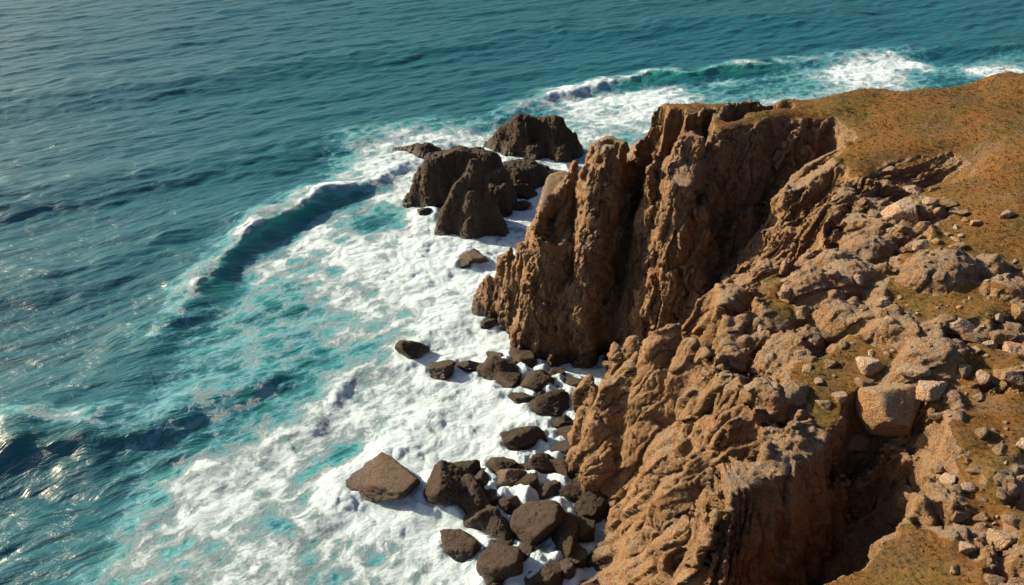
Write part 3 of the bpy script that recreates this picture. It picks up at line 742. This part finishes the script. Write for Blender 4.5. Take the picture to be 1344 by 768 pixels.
# nothing of the sea can be seen beneath the headland: drop it there
sz, sf, sa = sea_fields(sxx, syy)
far = sstep(330, 420, RR.ravel()); sz *= (1-far)
hland = samp(hh, sxx, syy); inside = (sxx > x0+6) & (sxx < x1-6) & (syy > y0+8) & (syy < y1-10) & (hland > 3.5)
I = np.arange(NR*NA).reshape(NR, NA)
Q = np.stack([I[:-1, :-1], I[:-1, 1:], I[1:, 1:], I[1:, :-1]], -1).reshape(-1, 4)[:, ::-1]
V = np.c_[sxx, syy, sz]
ff = sf[Q].mean(1)
Q = Q[~inside[Q].all(1)]; ff = sf[Q].mean(1)

water_mat, nt, b = mat('sea_water'); t = NT(nt); pos = coord(t)
flatp = t.mapping(pos, (1, 1, 0))
dens = t.attr('foam'); aer_glow = t.attr('aeration_glow')
warp = t.n('ShaderNodeTexNoise'); warp.inputs['Scale'].default_value = .35; warp.inputs['Detail'].default_value = 4; t.l(flatp, warp.inputs['Vector'])
wv_ = t.n('ShaderNodeVectorMath', operation='MULTIPLY_ADD'); t.l(warp.outputs['Color'], wv_.inputs[0]); wv_.inputs[1].default_value = (2.6, 2.6, 0); t.l(flatp, wv_.inputs[2])
wp = t.mapping(t.mapping(wv_.outputs[0], (1, 1, 1), (0, 0, R(-52))), (.6, 1, 1))
lace = t.math('SUBTRACT', 1.0, t.math('MULTIPLY', t.vor(wp, .42, 'DISTANCE_TO_EDGE'), 2.6, clamp=True))
lace2 = t.math('SUBTRACT', 1.0, t.math('MULTIPLY', t.vor(wp, 1.3, 'DISTANCE_TO_EDGE'), 2.4, clamp=True))
nz1 = t.noise(wp, .8, 9, .74); nz2 = t.noise(flatp, 3.5, 8, .85)
pat = t.math('MULTIPLY_ADD', lace, .32, t.math('MULTIPLY_ADD', lace2, .18, t.math('MULTIPLY_ADD', nz1, 1.3, t.math('MULTIPLY_ADD', nz2, .9, -.2))))
val = t.math('ADD', dens, t.math('MULTIPLY_ADD', pat, .95, -1.2))
on = t.ss(dens, .03, .18)
film = t.math('MULTIPLY', t.ss(val, .14, .55), on)
foam = t.math('MULTIPLY', t.ss(val, .42, .78), on)
wcol = t.mix(aer_glow, (.004, .088, .124), (.014, .19, .17))
wcol = t.mix(t.math('MULTIPLY', film, .75), wcol, (.13, .37, .50))
wcol = t.mix(t.ss(aer_glow, .85, 1.25), wcol, (.03, .34, .25))  # light through the breaking wave, put into the colour as brighter green
t.l(t.mix(foam, wcol, (.49, .63, .73)), b.inputs['Base Color'])
t.l(t.ss(foam, 0, .6, .32, .9), b.inputs['Roughness'])
b.inputs['IOR'].default_value = 1.42
rot = t.mapping(pos, (1, 1, 0), (0, 0, R(-25)))
rot2 = t.n('ShaderNodeVectorMath', operation='MULTIPLY_ADD'); t.l(t.noise(rot, .12, 3), rot2.inputs[0]); rot2.inputs[1].default_value = (4, 4, 0); t.l(rot, rot2.inputs[2])
rp = t.mapping(rot2.outputs[0], (.28, 1.25, 1))
rip = t.noise(rp, .55, 5, .6, .25)
rip2 = t.noise(t.mapping(rot2.outputs[0], (.45, 1.1, 1)), 2.6, 5, .62, .3)
calm = t.ss(foam, 0, .6, 1, .2)
bm1 = t.bump(rip, .9, .6)
bm2 = t.bump(rip2, .9, .085, bm1)
fb = t.bump(t.math('MULTIPLY', t.math('ADD', nz1, t.math('MULTIPLY', nz2, .7)), foam), 1.0, .28, bm2)
t.l(fb, b.inputs['Normal'])

def sub_sea(name, sel, kind, **k):
    q = Q[sel]; used = np.unique(q); mp = np.full(len(V), -1); mp[used] = np.arange(len(used))
    me = make_mesh(name, V[used], mp[q]); attr(me, 'foam', sf[used]); attr(me, 'aeration_glow', sa[used])
    N_ = link(name, me, water_mat); tag(N_, kind=kind, **k); return N_
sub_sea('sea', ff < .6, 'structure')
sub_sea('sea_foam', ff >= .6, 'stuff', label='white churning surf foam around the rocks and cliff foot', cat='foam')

# spray: droplets thrown up where surf meets rock and off the breaking lip
rs = np.random.RandomState(11); SPV = []
for (u, v, n_, sx_, sz_) in ((470,628,1500,1.3,1.2),(520,655,900,1.2,.9),(545,575,900,1.6,.7),(575,600,700,.9,.8),(590,668,900,.9,1.1),(575,700,900,1.0,1.0),(640,715,500,.8,.7),(540,448,600,.9,.7),(560,475,350,.8,.4),
        (640,560,800,1.4,.7),(655,450,600,.8,.8),(632,412,800,.8,1.0),(640,380,500,.7,.8),(570,316,600,1.0,.8),(535,262,700,1.2,.9),(560,200,700,2.,.6),(655,700,400,.6,.6),(620,600,500,.7,.7),(725,185,0,1.5,.8),(636,192,600,1.4,.8)):
    n_ *= 3
    c_ = np.array(P(u, v, .4)); q_ = rs.normal(size=(n_, 3))*[sx_, sx_*.8, 0]; q_[:, 2] = rs.exponential(sz_*.6, n_)*np.exp(-(q_[:, 0]**2+q_[:, 1]**2)/(2*sx_**2))*1.6+.2
    if 1: SPV.append(np.c_[c_+q_, rs.uniform(.004, .015, n_)])
SPV = np.concatenate(SPV); tet = np.array([[1, 1, 1], [1, -1, -1], [-1, 1, -1], [-1, -1, 1]], float)
sv = (SPV[:, None, :3]+tet[None]*SPV[:, 3][:, None, None]).reshape(-1, 3)
sf_ = (np.arange(len(SPV))[:, None, None]*4+np.array([[0, 2, 1], [0, 1, 3], [0, 3, 2], [1, 2, 3]])[None]).reshape(-1, 3)
smat, nt, b = mat('spray_droplets'); b.inputs['Base Color'].default_value = (.80, .86, .90, 1); b.inputs['Roughness'].default_value = .6
tag(link('sea_spray', make_mesh('sea_spray', sv, sf_), smat), 'fine white spray thrown up where the surf hits the rocks', 'spray', kind='stuff')

# ------------------------------------------------------------------ boulders on the top
deps = bpy.context.evaluated_depsgraph_get()
from mathutils.bvhtree import BVHTree
from mathutils import Vector
def ground(x, y):
    hit, loc, nrm, idx = head.ray_cast(Vector((x, y, 60)), Vector((0, 0, -1)))[:4]
    return loc.z if hit else 0
def ray_px(u, v):
    a, b_ = (u-672)/F, (v-384)/F; dr = Vector((a, CP-b_*SP, -SP-b_*CP)).normalized()
    hit, loc, nrm, idx = head.ray_cast(Vector((0, 0, H)), dr)
    return loc if hit else None
tops = [
 (1174,518,64,74,'biggest pale angular boulder, perched above the dark gully'),(1222,507,36,32,'pale boulder just right of the biggest angular one'),
 (1139,477,34,24,'flat pale rock on rusty turf up-left of the biggest angular boulder'),(1043,513,42,34,'rounded grey boulder on the rubble slope left of the rusty turf'),
 (1103,520,20,14,'small round pale stone on dark turf left of the biggest boulder'),(1124,570,38,24,'flat grey boulder at the head of the dark gully'),
 (1308,702,36,30,'lone smooth pale boulder with a long shadow on the lower right slope'),(1255,426,34,16,'flat pale slab on the turf below the large grey outcrop'),
 (1275,441,34,16,'second flat slab just right of the turf slab'),(1313,438,34,22,'boulder near the right edge among broken rock'),
 (1330,456,30,22,None),(1328,491,26,20,None),(1134,499,28,18,'low rock touching the left of the biggest boulder'),(1194,483,38,22,'rock leaning behind the biggest boulder'),
 (1256,674,28,16,'small slab above the lone smooth boulder'),(1290,676,20,14,None),(1328,679,26,16,None),(1237,612,24,16,None),(1091,476,20,12,None),(1050,463,20,14,None),
 (1196,248,30,16,'long pale rock at the rim of the shaded hollow'),(1185,271,40,30,'pale block with a sharp edge below the shaded hollow'),(1194,292,34,18,'low slab under the sharp-edged pale block'),
 (1227,247,16,9,None),(1322,280,22,12,'lone pale stone on the turf near the right edge'),(1282,291,18,8,'thin pale stone lying flat in the upper turf'),(1260,322,20,12,'small whitish stone on turf above the large grey outcrop'),
 (1207,321,26,18,'dark stone beside the broken rock above the large outcrop'),(1187,327,16,12,None),(1262,278,22,10,None),(1245,266,28,14,None),(1220,262,22,12,None),(1170,222,20,12,None),(1095,358,22,14,None),
 (1032,380,20,14,None),(1064,470,18,12,None),(1300,450,20,14,None),(1255,640,18,12,None),(1330,640,22,14,None),(1212,655,16,12,None),(1160,395,22,16,None),(1085,440,18,12,None),
 (1340,405,26,22,None),(1310,415,18,12,None),(1285,520,18,10,None),(1230,545,20,12,None),(1000,430,18,12,None),(1170,300,24,14,None),(1150,280,20,12,None),
]
used = []
for i, (u, v, w, h, lab) in enumerate(tops):
    p = ray_px(u, v+h*.3)
    if p is None: continue
    m = scale_at(p); rx = w*m*.50; ry = max(.6*rx, h*m*.56); rz = max(.4*rx, h*m*.52)
    me = boulder_mesh(700+i, 5, (rx, ry, rz), facets=12+i % 5 if i else 9, soft=.03 if i else .018, rough=.03 if i else .02)
    place_rock('clifftop_boulder', me, M_tpale if lab and 'pale' in lab else M_top, (p.x, p.y, p.z+.25*rz), random.uniform(-.4, .4),
        lab or 'mid-sized grey stone among the rubble on the headland', 'boulder', 'boulders on the headland')
    used.append((p.x, p.y, rx))
proto = [boulder_mesh(900+k, 4, (1, random.uniform(.7, 1), random.uniform(.55, .85)), facets=12, soft=.04, rough=.04) for k in range(10)]
zones = [(1000,480,90,80),(1040,570,60,60),(1080,430,70,60),(1180,420,60,60),(1210,280,50,40),(1250,440,80,50),(1320,420,40,60),(1260,630,60,60),(1290,700,60,50),(1210,540,50,40),(1100,350,60,30),(1330,600,30,90),(1215,330,60,30),(1240,480,60,30)]
cnt = 0; tries = 0
while cnt < 150 and tries < 4000:
    tries += 1
    zu, zv, ru, rv = zones[tries % len(zones)]
    p = ray_px(random.gauss(zu, ru*.6), random.gauss(zv, rv*.6))
    if p is None or p.z < 19: continue
    hit, loc, nrm, idx = head.ray_cast(Vector((p.x, p.y, 60)), Vector((0, 0, -1)))
    if not hit or nrm.z < .72: continue
    r_ = .14+.42*random.random()**2.6
    if any((p.x-a)**2+(p.y-b_)**2 < (r_+c)**2*.8 for a, b_, c in used): continue
    used.append((p.x, p.y, r_)); cnt += 1
    place_rock('loose_stone', proto[cnt % 10], M_top, (loc.x, loc.y, loc.z+.02*r_), random.uniform(0, 6.28),
        'small loose grey-brown stone scattered over the headland', 'stone', 'loose stones on the headland', (r_, r_, r_), (random.uniform(-.3, .3), random.uniform(-.3, .3)))

# ------------------------------------------------------------------ light
SUN_AZ, SUN_EL = R(-66), R(24)        # azimuth from +Y (ahead), negative to the left
sd = Vector((math.sin(SUN_AZ)*math.cos(SUN_EL), math.cos(SUN_AZ)*math.cos(SUN_EL), math.sin(SUN_EL)))
sl = bpy.data.lights.new('sun', 'SUN'); sl.energy = 5.0; sl.angle = R(.5); sl.color = (1, .80, .55)
so = bpy.data.objects.new('sun', sl); COL.objects.link(so); so.rotation_euler = sd.to_track_quat('Z', 'Y').to_euler()
wd = bpy.data.worlds.new('World'); sc.world = wd; wd.use_nodes = True
wn = wd.node_tree; bg = wn.nodes['Background']; bg.inputs[1].default_value = .055
sky = wn.nodes.new('ShaderNodeTexSky'); sky.sky_type = 'NISHITA'; sky.sun_disc = False
sky.sun_elevation = SUN_EL; sky.sun_rotation = SUN_AZ; sky.ozone_density = 1.5; sky.dust_density = 4.0
wn.links.new(sky.outputs[0], bg.inputs[0])
sc.view_settings.view_transform = 'Standard'; sc.view_settings.look = 'None'; sc.view_settings.gamma = 1; sc.view_settings.exposure = 1.15
